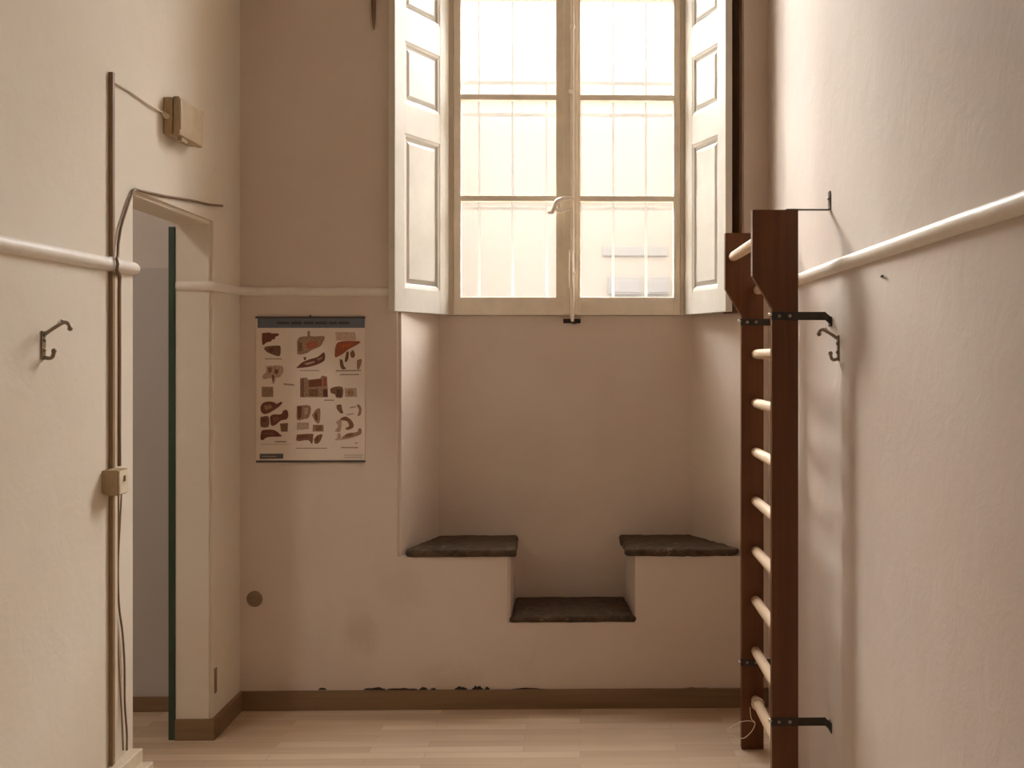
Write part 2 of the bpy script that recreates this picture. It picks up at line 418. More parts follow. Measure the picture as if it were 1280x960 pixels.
# ------------------------------------------------------------------ window
YF = YN - .02                                        # room face of the sashes
win = bpy.data.objects.new('window_1', None); C.objects.link(win); win.location = ((WL + WR) / 2, YN, WB); struct(win)
def X(px): return on_y(px, HOR, YF).x
def Z(py): return on_y(711, py, YF).z
zb0 = WB + .001; zpb = Z(371.5); zt = WT - .002
pitch = Z(121.5) - Z(248)
muntin_z = [Z(248) + pitch * k for k in range(4)]
m = MB()
m.box((WL + .001, YN - .012, zb0), (X(566.5), YN + .06, zt), .004); m.box((X(850.5), YN - .012, zb0), (WR - .001, YN + .06, zt), .004)
m.box((X(566), YN - .012, WT - .03), (X(851), YN + .06, zt), .004)
m.box((X(566), YN + .0305, zb0), (X(851), YN + .06, WB + .05), .003)
m.build('window_frame', M['sash'], win)
def sash(x0, x1, p0, p1):
    m = MB()
    m.box((x0, YF, zb0 + .001), (p0, YN + .03, WT - .031), .004); m.box((p1, YF, zb0 + .001), (x1, YN + .03, WT - .031), .004)
    m.box((p0 - .002, YF + .001, zb0 + .001), (p1 + .002, YN + .029, zpb), .004); m.box((p0 - .002, YF + .001, WT - .12), (p1 + .002, YN + .029, WT - .031), .004)
    for z in muntin_z:
        m.box((p0 - .002, YF + .006, z - .0135), (p1 + .002, YN + .026, z + .0135), .004)
    o = m.build('sash', M['sash'], win)
    zs = [zpb] + muntin_z + [WT - .12]
    for a, c in zip(zs, zs[1:]):
        m = MB(); m.box((p0 - .003, YN + .004, a - .003), (p1 + .003, YN + .007, c + .003)); m.build('glass_pane', M['glass'], o)
sash(X(567), X(711.5), X(576), X(695))
sash(X(712), X(850), X(725.5), X(842))
m = MB(); m.box((X(704), YF - .016, zb0 + .006), (X(721.5), YF + .001, WT - .035), .006); m.build('meeting_strip', M['sash'], win)
# long surface bolt on the meeting strip
xb = X(715.5); yb = YF - .024
m = MB(); m.tube([(xb, yb, z) for z in (Z(402), Z(396), Z(320), Z(240), Z(110), Z(20), WT - .08)], [.007, .010, .009, .008, .008, .008, .008], 10)
bolt = m.build('window_bolt', M['latch'], win)
m = MB()
for zz, dx in ((Z(36), 0), (Z(117), -.010), (Z(342), 0), (Z(316), -.005)):
    m = MB(); m.ball((xb + dx, yb - .004, zz), .0135, (1, .7, 1)); m.build('bolt_guide', M['latch'], bolt)
m = MB(); hz = Z(258)
m.tube(curve([(xb + .008, yb - .01, Z(250)), (xb - .03, yb - .016, Z(249)), (xb - .075, yb - .03, Z(254)), (xb - .095, yb - .034, Z(266)), (xb - .105, yb - .036, Z(268))]), .0105, 10)
m.tube(curve([(xb, yb - .01, Z(262)), (xb - .03, yb - .016, Z(263)), (xb - .06, yb - .024, Z(266)), (xb - .09, yb - .03, Z(262))]), .009, 10)
m.tube(curve([(xb - .06, yb - .02, Z(251)), (xb - .068, yb - .024, Z(258)), (xb - .06, yb - .024, Z(265))]), .006, 8)
m.ball((xb - .108, yb - .036, Z(267.5)), .012, (1.3, 1, .8))
m.build('handle', M['latch'], bolt)
m = MB(); m.tube([(xb - .006, yb - .006, z) for z in (Z(316), Z(330), Z(345), Z(360))], [.009, .011, .012, .009], 10); m.build('bolt_sleeve', M['latch'], bolt)
m = MB(); m.box((xb - .045, YN - .012, Z(404)), (xb + .04, YN - .001, Z(398.5)), .003); m.ball((xb + .01, YN - .014, Z(403)), .009); m.build('striker_plate', M['iron'], win)

# inner shutters, folded back against the splayed reveals
def shutter(hx, nx, label, sgn):
    hy, ny = YN - .03, YN - .03 - .40
    d = Vector((nx - hx, ny - hy, 0)); W = d.length
    ang = math.atan2(d.y, d.x)
    root = thing('window_shutter', label, 'shutter', (hx, hy, WB + .004), ang, 'inner shutters of the window')
    B, T = 0.0, WT - WB - .05
    t = .034
    # local: u along width from the hinge, v = thickness; sgn tells the side that faces the opening
    y0, y1 = (0, t) if sgn > 0 else (-t, 0)
    st = .078
    bands = [(1.90 - WB, 2.60 - WB), (2.74 - WB, 3.02 - WB), (3.16 - WB, 4.05 - WB)]
    m = MB()
    m.box((0, y0, B), (st, y1, T), .003); m.box((W - st, y0, B), (W, y1, T), .003)
    zz = [B] + [v for bnd in bands for v in bnd] + [T]
    for a, c in zip(zz[::2], zz[1::2]): m.box((st - .001, y0 + .0005, a), (W - st + .001, y1 - .0005, c), .003)
    o = m.build('shutter_frame', M['shutter'], None); o.parent = root
    for a, c in bands:
        m = MB()
        # recessed panel with a raised field and a sloped moulding round it
        m.box((st - .004, y0 + .012, a - .004), (W - st + .004, y1 - .012, c + .004))
        for fy, dy in ((y0 + .012, -1), (y1 - .012, 1)):
            u0, u1 = st, W - st; rings = []
            for ins, out in ((0, .010), (.012, .007), (.020, 0), (.030, 0), (.042, .006)):
                rings.append([m.bm.verts.new((uu, fy + dy * out, vv)) for uu, vv in ((u0 + ins, a + ins), (u1 - ins, a + ins), (u1 - ins, c - ins), (u0 + ins, c - ins))])
            for r0, r1 in zip(rings, rings[1:]):
                for k in range(4): m.bm.faces.new([r0[k], r0[(k + 1) % 4], r1[(k + 1) % 4], r1[k]])
            m.bm.faces.new(rings[-1])
        o = m.build('shutter_panel', M['shutter'], None); o.parent = root
    for z in (.18, 1.2, 2.2):
        m = MB(); m.cyl((0, (y0 + y1) / 2, z), (0, (y0 + y1) / 2, z + .09), .008, 10); o = m.build('hinge', M['latch'], None); o.parent = root
    return root
shL = on_y(493.5, 389, YN - .43); shR = on_y(907, 389, YN - .43)
shutter(X(561.5), shL.x, 'cream panelled shutter folded open on the left of the window, nearer the anatomy chart', -1)
shutter(X(856), shR.x, 'cream panelled shutter folded open on the right of the window, beside the wall bars', 1)

# added dark strip, painted shade on the reveal behind the right shutter
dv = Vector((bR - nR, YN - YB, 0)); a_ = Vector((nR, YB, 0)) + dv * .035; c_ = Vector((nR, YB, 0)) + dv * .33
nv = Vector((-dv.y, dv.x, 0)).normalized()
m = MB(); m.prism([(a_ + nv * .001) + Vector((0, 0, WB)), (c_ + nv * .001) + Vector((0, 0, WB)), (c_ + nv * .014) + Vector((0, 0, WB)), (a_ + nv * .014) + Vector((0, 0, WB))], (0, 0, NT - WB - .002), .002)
struct(m.build('shade_strip', M['reveal_shade']))

# stone slabs
def slab(name, pts, z0, z1, label, chip=.004):
    P = []
    for i in range(len(pts)):
        a, c = Vector(pts[i]), Vector(pts[(i + 1) % len(pts)])
        n = max(2, int((c - a).length / .03))
        for k in range(n):
            p = a.lerp(c, k / n)
            if k: p += Vector((random.uniform(-chip, chip), random.uniform(-chip, chip)))
            P.append(p)
    b = bmesh.new(); n = len(P); rows = []
    cx = sum(p.x for p in P) / n; cy = sum(p.y for p in P) / n
    for z, ins in ((z0, .010), (z0 + .006, .002), ((z0 + z1) / 2, 0), (z1 - .007, .001), (z1, .009)):
        rows.append([b.verts.new((p.x + (cx - p.x) * ins / .3 + random.uniform(-.001, .001), p.y + (cy - p.y) * ins / .3 + random.uniform(-.001, .001) * 2, z + random.uniform(-.0012, .0012))) for p in P])
    for r0, r1 in zip(rows, rows[1:]):
        for k in range(n): b.faces.new([r0[k], r0[(k + 1) % n], r1[(k + 1) % n], r1[k]]).smooth = True
    b.faces.new(rows[0][::-1]); b.faces.new(rows[-1])
    m = MB(); m.merge(b)
    o = m.build(name, M['stone'], None, (cx, cy, z0))
    return tag(o, label, 'stone slab')
g = .004
def xr(x, y): return x
ZS = BT + .034
slab('stone_slab', [(on_y(508, HOR, YB - .012).x, YB - .012), (on_y(646, HOR, YB - .012).x, YB - .014), (on_y(647, HOR, YN - g).x, YN - g), (bL + .006, YN - g), (nL + .022, YB + .012)], BT + .001, ZS,
     'dark stone seat slab on the left ledge of the window niche')
slab('stone_slab', [(on_y(783, HOR, YB - .012).x, YB - .014), (on_y(914, HOR, YB - .012).x, YB - .012), (nR - .022, YB + .012), (bR - .006, YN - g), (on_y(774, HOR, YN - g).x, YN - g)], BT + .001, ZS,
     'dark chipped stone seat slab on the right ledge of the window niche', .007)
slab('stone_step', [(iL - .004, YB - .012), (iR + .004, YB - .012), (iR - .006, YB + .012), (iRb - .006, YN - g), (iLb + .006, YN - g), (iL + .006, YB + .012)], ST + .001, ST + .029,
     'low dark stone step slab between the two seats under the window', .002)

# ------------------------------------------------------------------ wall bars
PY1 = 4.36; PY0 = 3.655; TK = .036                   # front faces of the far and near posts
def PX(px, Y): return on_y(px, HOR, Y).x
hx = PX(940.5, PY0); nx = PX(965, PY0); rx = PX(998, PY0)
TOP = on_y(970, 262, PY0).z
K1, K2 = on_y(945, 345, PY0).z, on_y(965, 385, PY0).z
bars = thing('wall_bars', 'tall dark wooden wall bars with pale rungs bracketed to the right wall', 'wall bars', (rx, (PY0 + PY1) / 2, 0))
def upright(Y, dx=0):
    m = MB()
    prof = [(nx, 0), (rx, 0), (rx, TOP), (hx, TOP), (hx, K1), (nx, K2)]
    m.prism([(x + dx, Y, z) for x, z in prof], (0, TK, 0), .003)
    return m.build('upright', M['dark_wood'], bars)
upright(PY0); upright(PY1, PX(927, PY1) - nx)
rz = [on_y(938, y, PY1).z for y in (362.5, 442.5, 503.7, 564.8, 626, 688, 750, 813.5, 874.7)]
rungs = []
def rung(px, z, r=.0195):
    x = PX(px, PY1)
    m = MB(); m.tube([(x, PY0 + TK - .006, z), (x, PY0 + TK + .05, z), (x, (PY0 + PY1) / 2, z), (x, PY1 - .05, z), (x, PY1 + .006, z)], [r * .9, r, r * 1.04, r, r * .9], 16)
    o = m.build('rung', M['rung_wood'], bars); rungs.append((o, x, z)); return o
rung(916.5, on_y(916, 321, PY1).z)
for i, z in enumerate(rz): rung(944.5 if i else 947, z)
# steel brackets from the uprights to the wall
def bracket(Y, z, side=-1):
    yy = Y - .0035 if side < 0 else Y + TK + .0005
    m = MB(); m.box((nx - .002, yy, z - .014), (XR - .022, yy + .003, z + .014), .0008)
    m.box((XR - .023, yy, z - .014), (XR - .0195, yy + .003, z + .014))
    m.prism([(XR - .022, yy, z - .013), (XR - .022, yy + .003, z - .013), (XR - .003, yy - .004, z - .03), (XR - .003, yy - .008, z - .03)], (0, 0, .027))
    m.box((XR - .005, yy - .012, z - .036), (XR - .001, yy + .026, z - .002), .001)
    o = m.build('bracket', M['iron'], bars)
    for xx in (nx + .024, rx - .03):
        m = MB(); m.ball((xx, yy - .001, z), .006, (1, .5, 1)); m.build('screw', M['hook'], o)
    m = MB(); m.ball((XR - .007, yy + .008, z - .018), .007, (.6, 1, 1)); m.build('screw', M['hook'], o)
    m = MB(); m.cyl((nx - .001, yy + .002, z + .004), (nx - .012, yy + .002, z + .004), .006, 10); m.build('bolt', M['shiny'], o)
ZB1, ZB0 = on_y(980, 395, PY0).z, on_y(980, 902, PY0).z
bracket(PY0, ZB1); bracket(PY0, ZB0); bracket(PY1, ZB1); bracket(PY1, ZB0)
for Y in (PY0, PY1):
    m = MB(); zt_ = TOP + .0005
    m.box((rx - .04, Y + .004, zt_), (XR - .001, Y + .032, zt_ + .003), .0008)
    m.box((XR - .004, Y + .004, zt_ + .002), (XR - .001, Y + .032, zt_ + .065), .0008)
    o = m.build('bracket', M['iron'], bars)
    m = MB(); m.ball((XR - .006, Y + .018, zt_ + .04), .006, (.6, 1, 1)); m.build('screw', M['hook'], o)
# worn tape at the near end of the lowest rung
o, x, z = rungs[-1]
m = MB(); m.tube([(x, PY0 + TK + .02, z), (x + .001, PY0 + TK + .10, z), (x, PY0 + TK + .16, z), (x, PY0 + TK + .22, z - .001)], [.0225, .0215, .0225, .021], 14)
tp = m.build('tape_wrap', M['white_cable'], o)
# string tied round the lowest rung
SY = PY1 - .06
m = MB()
loop = [(x + .0225 * math.cos(a), SY + .004 * math.sin(2 * a), z + .0225 * math.sin(a)) for a in [2 * PI * k / 14 for k in range(15)]]
m.tube(loop, .003, 6)
loop = [(x + .0235 * math.cos(a), SY + .007 + .004 * math.sin(a), z + .0235 * math.sin(a)) for a in [2 * PI * k / 14 for k in range(15)]]
m.tube(loop, .003, 6)
pts = [(937.5, 884), (938, 892), (939.5, 899), (943.5, 903), (942.5, 909), (938, 916), (930, 922.5), (922, 922), (912, 918.5)]
m.tube(curve([on_y(a, c, SY - .01) for a, c in pts]), .0017, 6)
m.tube(curve([on_y(a, c, SY - .012) for a, c in ((943.5, 903), (936, 901), (925, 902.5), (918, 906), (911.5, 910))]), .0015, 6)
tag(m.build('string', M['string'], None, (x, SY, z)), 'thin pale string tied to the lowest rung of the wall bars with loose ends', 'string')

# ------------------------------------------------------------------ anatomy chart
pa, pb = on_y(320.5, 396.5, YB), on_y(456.5, 576.5, YB)
post = thing('anatomy_chart', 'anatomy wall chart of liver drawings with blue header hanging left of the window', 'poster', ((pa.x + pb.x) / 2, YB, pb.z))
m = MB(); m.box((pa.x, YB - .006, pb.z), (pb.x, YB - .001, pa.z), .001); m.build('chart_sheet', M['paper'], post)
LAY = [0]
def flat(name, pts, mat, d=None, parent=post, th=.0007):
    y = YB - .0062 - (d if d is not None else 0)
    m = MB(); m.prism([on_y(a, c, y) for a, c in pts], (0, -th, 0)); return m.build(name, mat, parent)
def rect(x0, y0, x1, y1): return [(x0, y0), (x1, y0), (x1, y1), (x0, y1)]
def A(*p): return [(310 + a / 8, 390 + c / 8) for a, c in p]
def B(*p): return [(310 + a / 8, 485 + c / 8) for a, c in p]
def soft(pts):
    return [(p.x, p.y) for p in curve([Vector((a, c, 0)) for a, c in pts + pts[:1]], 3)][:-1]
hd = flat('header_band', rect(322, 398, 456, 409.8), M['chart_blue'])
for x0, x1 in ((346, 362), (364, 377), (379.5, 392), (394, 409), (411, 421), (423, 437)):
    flat('title_word', rect(x0, 402, x1, 405.4), M['ink'], .0008, hd)
m = MB(); e0, e1 = on_y(320, 395.5, YB), on_y(457, 398.2, YB); m.box((e0.x, YB - .010, e1.z), (e1.x, YB - .001, e0.z), .0015); m.build('hanger_strip', M['ink'], post)
m = MB(); e0, e1 = on_y(320.5, 575.4, YB), on_y(457, 577.6, YB); m.box((e0.x, YB - .009, e1.z), (e1.x, YB - .001, e0.z), .0012); m.build('hanger_strip', M['ink'], post)
m = MB(); pk = on_y(388.5, 395, YB); m.cyl((pk.x, YB - .012, pk.z), (pk.x, YB - .001, pk.z), .004, 8); m.build('nail', M['iron'], post)
DR, BR, MBR, RED, PAL, PNK = (.17, .05, .025), (.20, .10, .05), (.33, .20, .115), (.33, .085, .035), (.46, .33, .24), (.56, .40, .30)
ill = [
 (A((140,212),(230,210),(238,285),(185,305),(152,330),(140,300)), DR), (A((236,215),(305,216),(300,240),(278,245),(265,272),(240,270)), DR),
 (A((160,370),(182,345),(300,335),(325,350),(322,430),(290,440),(220,415),(190,400)), BR),
 (A((490,290),(512,255),(560,243),(592,242),(596,195),(620,195),(630,242),(760,242),(755,290),(720,345),(640,380),(580,415),(500,422),(492,380)), MBR),
 (A((480,562),(540,505),(620,472),(700,448),(760,402),(766,480),(700,522),(600,550)), DR), (A((555,452),(580,448),(582,478),(560,482)), BR),
 (A((872,200),(1070,202),(1080,284),(882,284)), PNK),
 (A((870,370),(890,312),(960,290),(1110,292),(1116,310),(1060,345),(1010,370),(960,410),(900,445),(870,447)), RED),
 (A((985,400),(1007,398),(1002,470),(978,502),(968,482)), DR), (A((1020,412),(1050,380),(1070,420),(1060,455),(1030,452)), BR),
 (A((918,470),(944,480),(960,540),(982,566),(940,572),(920,530)), BR), (A((1090,482),(1132,470),(1136,502),(1112,570),(1090,562)), MBR),
 (A((182,542),(330,535),(352,590),(320,650),(280,660),(264,712),(244,712),(235,660),(160,672),(145,640),(182,600)), PAL),
 (A((138,748),(252,748),(252,850),(138,850)), MBR),
 (A((522,662),(590,655),(602,678),(720,664),(742,636),(790,645),(800,852),(522,852)), MBR),
 (A((820,772),(860,750),(945,752),(945,852),(882,854),(870,822),(832,812)), BR), (A((965,760),(1085,760),(1090,850),(972,850)), PAL),
 (B((125,190),(150,150),(210,135),(265,145),(285,160),(330,138),(342,150),(310,187),(270,215),(210,250),(160,260),(130,232)), DR),
 (B((220,290),(250,265),(330,262),(352,228),(388,220),(402,260),(390,310),(330,325),(270,372),(230,370)), DR),
 (B((124,290),(205,285),(206,385),(140,392),(124,370)), BR), (B((320,356),(400,350),(396,436),(330,436)), BR),
 (B((124,490),(136,430),(170,418),(260,420),(318,460),(332,485),(200,490),(152,520),(128,515)), DR),
 (B((490,178),(622,178),(612,290),(562,310),(490,316)), MBR), (B((640,272),(680,216),(722,210),(716,340),(682,346)), MBR),
 (B((490,345),(610,345),(610,410),(490,420)), PAL), (B((650,368),(756,368),(756,436),(645,436)), MBR),
 (B((490,465),(640,458),(652,480),(640,560),(600,520),(490,530)), BR), (B((660,512),(690,476),(746,465),(712,545),(670,556)), BR),
 (B((885,172),(930,165),(942,215),(952,250),(925,252),(890,212)), BR), (B((1085,172),(1110,165),(1136,210),(1125,270),(1094,276),(1110,222)), MBR),
 (B((925,302),(980,286),(1040,330),(1056,390),(1000,420),(974,402),(1010,380),(990,332),(930,322)), BR), (B((876,342),(935,312),(925,430),(870,432),(900,380)), PAL),
 (B((940,490),(1000,452),(1090,440),(1105,405),(1132,410),(1130,460),(1060,490),(960,512)), MBR), (B((890,462),(920,450),(932,500),(960,514),(868,522),(892,500)), PAL),
]
made = []
for i, (pts, col) in enumerate(ill):
    blocky = len(pts) <= 4 or i == 14
    made.append(flat('illustration', pts if blocky else soft(pts), organ(col), .00005 * (i % 5)))
detail = [
 (3, A((590,305),(680,290),(705,335),(625,375),(580,352)), (.36,.10,.045)), (3, A((500,300),(540,300),(545,390),(505,400)), BR), (7, A((930,330),(1000,310),(1050,318),(990,350),(950,372)), (.46,.10,.03)),
 (2, A((200,365),(250,352),(260,395),(215,398)), DR), (4, A((560,515),(660,490),(670,505),(590,530)), PAL), (4, A((690,470),(745,445),(745,465),(700,490)), MBR),
 (12, A((200,560),(240,555),(235,600),(205,610)), BR), (12, A((270,570),(310,580),(290,625),(265,610)), BR), (12, A((240,620),(262,640),(256,695),(246,690)), DR),
 (14, A((604,684),(735,668),(740,740),(610,752)), DR), (14, A((524,668),(560,666),(560,846),(524,846)), BR), (14, A((610,772),(700,770),(700,840),(610,842)), BR), (14, A((752,770),(796,770),(796,848),(752,848)), (.10,.03,.02)), (14, A((748,660),(785,660),(785,740),(752,740)), RED),
 (15, A((885,775),(935,775),(935,845),(885,845)), (.10,.05,.03)), (16, A((990,780),(1050,775),(1060,830),(1000,840)), MBR),
 (17, B((160,175),(230,165),(240,200),(175,225)), MBR), (18, B((250,290),(310,285),(300,320),(255,340)), BR), (19, B((140,305),(190,302),(188,340),(142,345)), DR), (21, B((160,445),(250,445),(270,468),(170,470)), BR),
 (22, B((495,185),(540,185),(530,300),(498,305)), DR), (22, B((565,200),(600,200),(595,260),(565,270)), PAL), (23, B((665,265),(690,240),(695,320),(675,320)), DR), (25, B((680,378),(740,378),(740,425),(680,425)), BR),
 (26, B((500,475),(600,470),(590,495),(505,505)), DR), (27, B((680,510),(705,490),(700,530),(682,540)), DR), (33, B((985,462),(1060,456),(1040,480),(970,490)), BR),
]
for k, pts, col in detail: flat('detail_patch', pts, organ(col), .0009 + .00005 * (k % 5), made[k])
caps = [A((170,464),(340,464),(340,474),(170,474)), A((520,581),(712,581),(712,590),(520,590)), A((878,581),(1130,578),(1130,592),(878,595)), A((920,620),(1110,618),(1110,631),(920,633)), A((355,712),(462,722),(460,738),(355,730)),
        A((760,876),(862,876),(862,888),(760,888)), B((270,530),(386,530),(386,545),(270,545)), B((478,598),(792,598),(792,607),(478,607)), B((930,590),(1102,590),(1102,602),(930,602)), B((1068,545),(1096,545),(1096,556),(1068,556)),
        B((965,668),(1150,668),(1150,674),(965,674)), B((965,690),(1140,690),(1140,695),(965,695)), B((130,560),(420,560),(420,564),(130,564)), B((985,262),(1060,252),(1060,262),(985,272)), B((1020,190),(1080,180),(1080,192),(1020,204))]
for pts in caps: flat('caption_line', pts, M['caption'])
lb = flat('publisher_label', B((118,658),(352,656),(352,706),(118,710)), M['chart_grey'])
flat('label_line', B((135,680),(285,680),(285,688),(135,688)), M['caption'], .0008, lb)

# ------------------------------------------------------------------ left wall fittings
def LW(px, py, off=0.0): return on_x(px, py, XL + off)
# square plastic box high above the doorway
p0 = LW(204, 121, 0); p1 = on_x(253, 140, XL + .055); zl = LW(206, 168).z; 
box = thing('electrical_box', 'aged cream plastic electrical box high on the left wall above the doorway', 'electrical box', (XL, (p0.y + p1.y) / 2, zl))
m = MB(); m.box((XL + .0005, p0.y, zl), (XL + .032, p1.y, p0.z), .006, 3); m.build('box_base', M['cream_plastic'], box)
m = MB(); m.box((XL + .0325, p0.y + .004, zl - .004), (XL + .058, p1.y + .003, p0.z + .005), .010, 3)
m.box((XL + .034, p0.y + .05, zl - .018), (XL + .05, p0.y + .11, zl), .004); m.build('box_cover', M['cream_plastic'], box)
m = MB(); m.tube([(XL + .060, p0.y + .012, z_) for z_ in (zl + .02, zl + .05, p0.z - .03, p0.z - .006)], [.003, .005, .005, .003], 8); m.build('cover_lip', M['ivory_plastic'], box)
pg = LW(205, 144, .012)
m = MB(); m.tube([(pg.x, p0.y - .03, pg.z + .008), (pg.x, p0.y - .012, pg.z + .004), (pg.x, p0.y + .002, pg.z)], [.005, .011, .012], 12); m.build('cable_gland', M['ivory_plastic'], box)
# thin wire from the conduit to that box
w0 = LW(139.5, 101, .006)
m = MB(); m.tube(curve([w0, LW(160, 113, .006), LW(185, 130, .007), (pg.x - .002, p0.y - .028, pg.z + .008)]), .0035, 8)
tag(m.build('wire', M['white_cable'], None, w0), 'thin pale wire slanting from the conduit top to the electrical box', 'wire')
# conduits
cy = LW(136.8, HOR).y
sb0, sb1 = LW(127, 588), LW(128, 621)
def conduit(y, w, d, z0, z1, mat, label):
    m = MB(); m.box((XL + .0005, y - w / 2, z0), (XL + d, y + w / 2, z1), .0015)
    return tag(m.build('cable_conduit', mat, None, (XL, y, z0)), label, 'conduit', 'conduits on the left wall')
ztop = LW(136, 90).z
conduit(cy, .016, .0145, RZ + .034, ztop, M['conduit'], 'brown cable conduit on the left wall above the dado rail')
jz1 = on_x(146, 588, XL + .05).z; jz0 = on_x(146, 620, XL + .05).z
conduit(cy, .016, .0145, jz1 + .002, RZ - .016, M['conduit'], 'brown cable conduit between the dado rail and small switch box')
SKT = .264
conduit(cy, .016, .0145, SKT + .002, jz0 - .002, M['conduit'], 'brown cable conduit below the switch box down to the socket')
cy2 = LW(143, HOR, .008).y
conduit(cy2 + .006, .020, .012, jz1 + .002, RZ - .016, M['ivory_plastic'], 'slim cream conduit beside the brown one above the switch box')
conduit(cy2 + .006, .020, .012, SKT + .002, jz0 - .002, M['ivory_plastic'], 'slim cream conduit beside the brown one below the switch box')
# switch box
jy0 = on_x(127, 600, XL).y; jy1 = on_x(159, 600, XL + .05).y
sw = thing('switch_box', 'small cream square switch box on the conduits beside the doorway', 'switch box', (XL, (jy0 + jy1) / 2, jz0))
m = MB(); m.prism([(XL + .0005, jy0, jz0 + .008), (XL + .0005, jy0, jz1 - .002), (XL + .012, jy0, jz1), (XL + .050, jy0, jz1), (XL + .050, jy0, jz0), (XL + .020, jy0, jz0)], (0, jy1 - jy0, 0), .002); m.build('box_body', M['cream_plastic'], sw)
m = MB(); m.box((XL + .0502, jy0 + .004, jz0 + .004), (XL + .056, jy1 - .004, jz1 - .004), .002); pl = m.build('face_plate', M['ivory_plastic'], sw)
m = MB(); m.box((XL + .0562, (jy0 + jy1) / 2 - .004, (jz0 + jz1) / 2 + .002), (XL + .060, (jy0 + jy1) / 2 + .004, (jz0 + jz1) / 2 + .02), .001); m.build('slot', M['cable'], pl)
# brown cable over the doorway and down to the switch box
of = .0078
pts = [LW(278, 257, of), LW(262, 255.5, of), LW(245, 251.5, of), LW(228, 248.5, of), LW(208, 245.5, of), LW(190, 241.5, of), LW(176, 238.5, of), LW(168, 237, of), LW(163, 247, of), LW(157, 265, of), LW(151, 285, of), LW(147.8, 305, of)]
zr = LW(147, 318, of).z
path = curve(pts, 5) + [Vector((XL + .010, LW(146.5, 315, of).y, RZ + .037)), Vector((XL + .030, LW(146, 325, .03).y, RZ + .026)), Vector((XL + .033, LW(146, 325, .03).y, RZ + .008)), Vector((XL + .030, LW(146, 325, .03).y, RZ - .012))]
path += [Vector((XL + .0105, LW(147.5, 345, of).y, RZ - .026))] + [on_x(a, c, XL + .0105) for a, c in ((147.8, 360), (148, 450), (147.8, 540))]
yy = path[-1].y
path += [Vector((XL + .0105, yy, jz1 + .003))]
nn = len(path); m = MB(); m.tube(path, [.0048 if p.z > RZ - .016 else .0092 for p in path], 8)
tag(m.build('electric_cable', M['cable'], None, path[-1]), 'brown cable running over the doorway and down to the switch box', 'cable')
pts = [LW(148, 624, of), LW(148, 660, of), LW(147.5, 720, of), LW(149, 760, of), LW(153, 790, of), LW(155.5, 830, of), LW(156, 880, of), LW(158.5, 915, .010), on_x(158.5, 938, XL + .02)]
pts[0].z = jz0 - .003
m = MB(); m.tube(curve(pts), .0036, 8)
tag(m.build('electric_cable', M['cable'], None, pts[-1]), 'loose thin dark cable hanging below the switch box to the socket', 'cable')
pts = [LW(152, 624, .006), LW(146, 740, .004), LW(147, 790, .004), LW(149.5, 850, .004), LW(152, 890, .006), on_x(154, 938, XL + .016)]
pts[0].z = jz0 - .003
m = MB(); m.tube(curve(pts), .003, 8)
tag(m.build('electric_cable', M['conduit'], None, pts[-1]), 'loose thin beige cable hanging beside the darker one to the socket', 'cable')
# socket box with adaptor at the foot of the conduits
sy0, sy1 = cy - .05, D0 - .04
sk = thing('wall_socket', 'white surface socket box with adaptor at the foot of the conduits', 'socket', (XL, (sy0 + sy1) / 2, .16))
m = MB(); m.box((XL + .0005, sy0, .17), (XL + .045, sy1, SKT), .006, 3); m.build('socket_box', M['ivory_plastic'], sk)
m = MB(); m.box((XL + .0455, sy0 + .06, .175), (XL + .085, sy1 - .01, SKT - .042), .006, 3); m.build('plug_adaptor', M['ivory_plastic'], sk)

# coat hooks
def coat_hook(wx, sg, base_px, label, P):
    (bx, b0, b1) = base_px
    base = on_x(bx, (b0 + b1) / 2, wx)
    y = base.y; z1, z0 = on_x(bx, b0, wx).z, on_x(bx, b1, wx).z
    t = thing('coat_hook', label, 'coat hook', (wx, y, z0), 0, 'coat hooks on the walls')
    m = MB(); m.box((min(wx + sg * .0005, wx + sg * .005), y - .011, z0 - .006), (max(wx + sg * .0005, wx + sg * .005), y + .011, z1 + .008), .002); m.build('back_plate', M['hook'], t)
    for zz in (z1 - (z1 - z0) * .27, z1 - (z1 - z0) * .68):
        m = MB(); m.ball((wx + sg * .006, y, zz), .006, (.7, 1, 1)); m.build('screw', M['hook'], t)
    k, v = P
    m = MB(); m.tube(curve([(wx + sg * .004, y, z1 - .004), (wx + sg * .03 * k, y, z1 + .012 * v), (wx + sg * .055 * k, y, z1 + .028 * v), (wx + sg * .078 * k, y, z1 + .040 * v), (wx + sg * .094 * k, y, z1 + .034 * v), (wx + sg * .100 * k, y, z1 + .018 * v)]), [.0055] * 41, 10)
    m.ball((wx + sg * .100 * k, y, z1 + .018 * v), .0075); up = m.build('upper_prong', M['hook'], t)
    m = MB(); m.tube([(wx + sg * .058 * k, y, z1 + .036 * v), (wx + sg * .068 * k, y, z1 + .043 * v), (wx + sg * .076 * k, y, z1 + .046 * v)], [.005, .0065, .004], 8); m.build('prong_collar', M['shiny'], up)
    m = MB(); m.tube(curve([(wx + sg * .004, y, z0 + .002), (wx + sg * .022 * k, y, z0 - .002), (wx + sg * .036 * k, y, z0 + .002), (wx + sg * .042 * k, y, z0 + .018)]), [.0055] * 25, 10)
    m.ball((wx + sg * .042 * k, y, z0 + .019), .0075); m.build('lower_prong', M['hook'], t)
coat_hook(XL, 1, (53, 417, 447), 'small metal double coat hook on the left wall near the conduits', (.78, .80))
coat_hook(XR, -1, (1048.5, 422, 449), 'small metal double coat hook on the right wall behind the wall bars', (.66, .65))

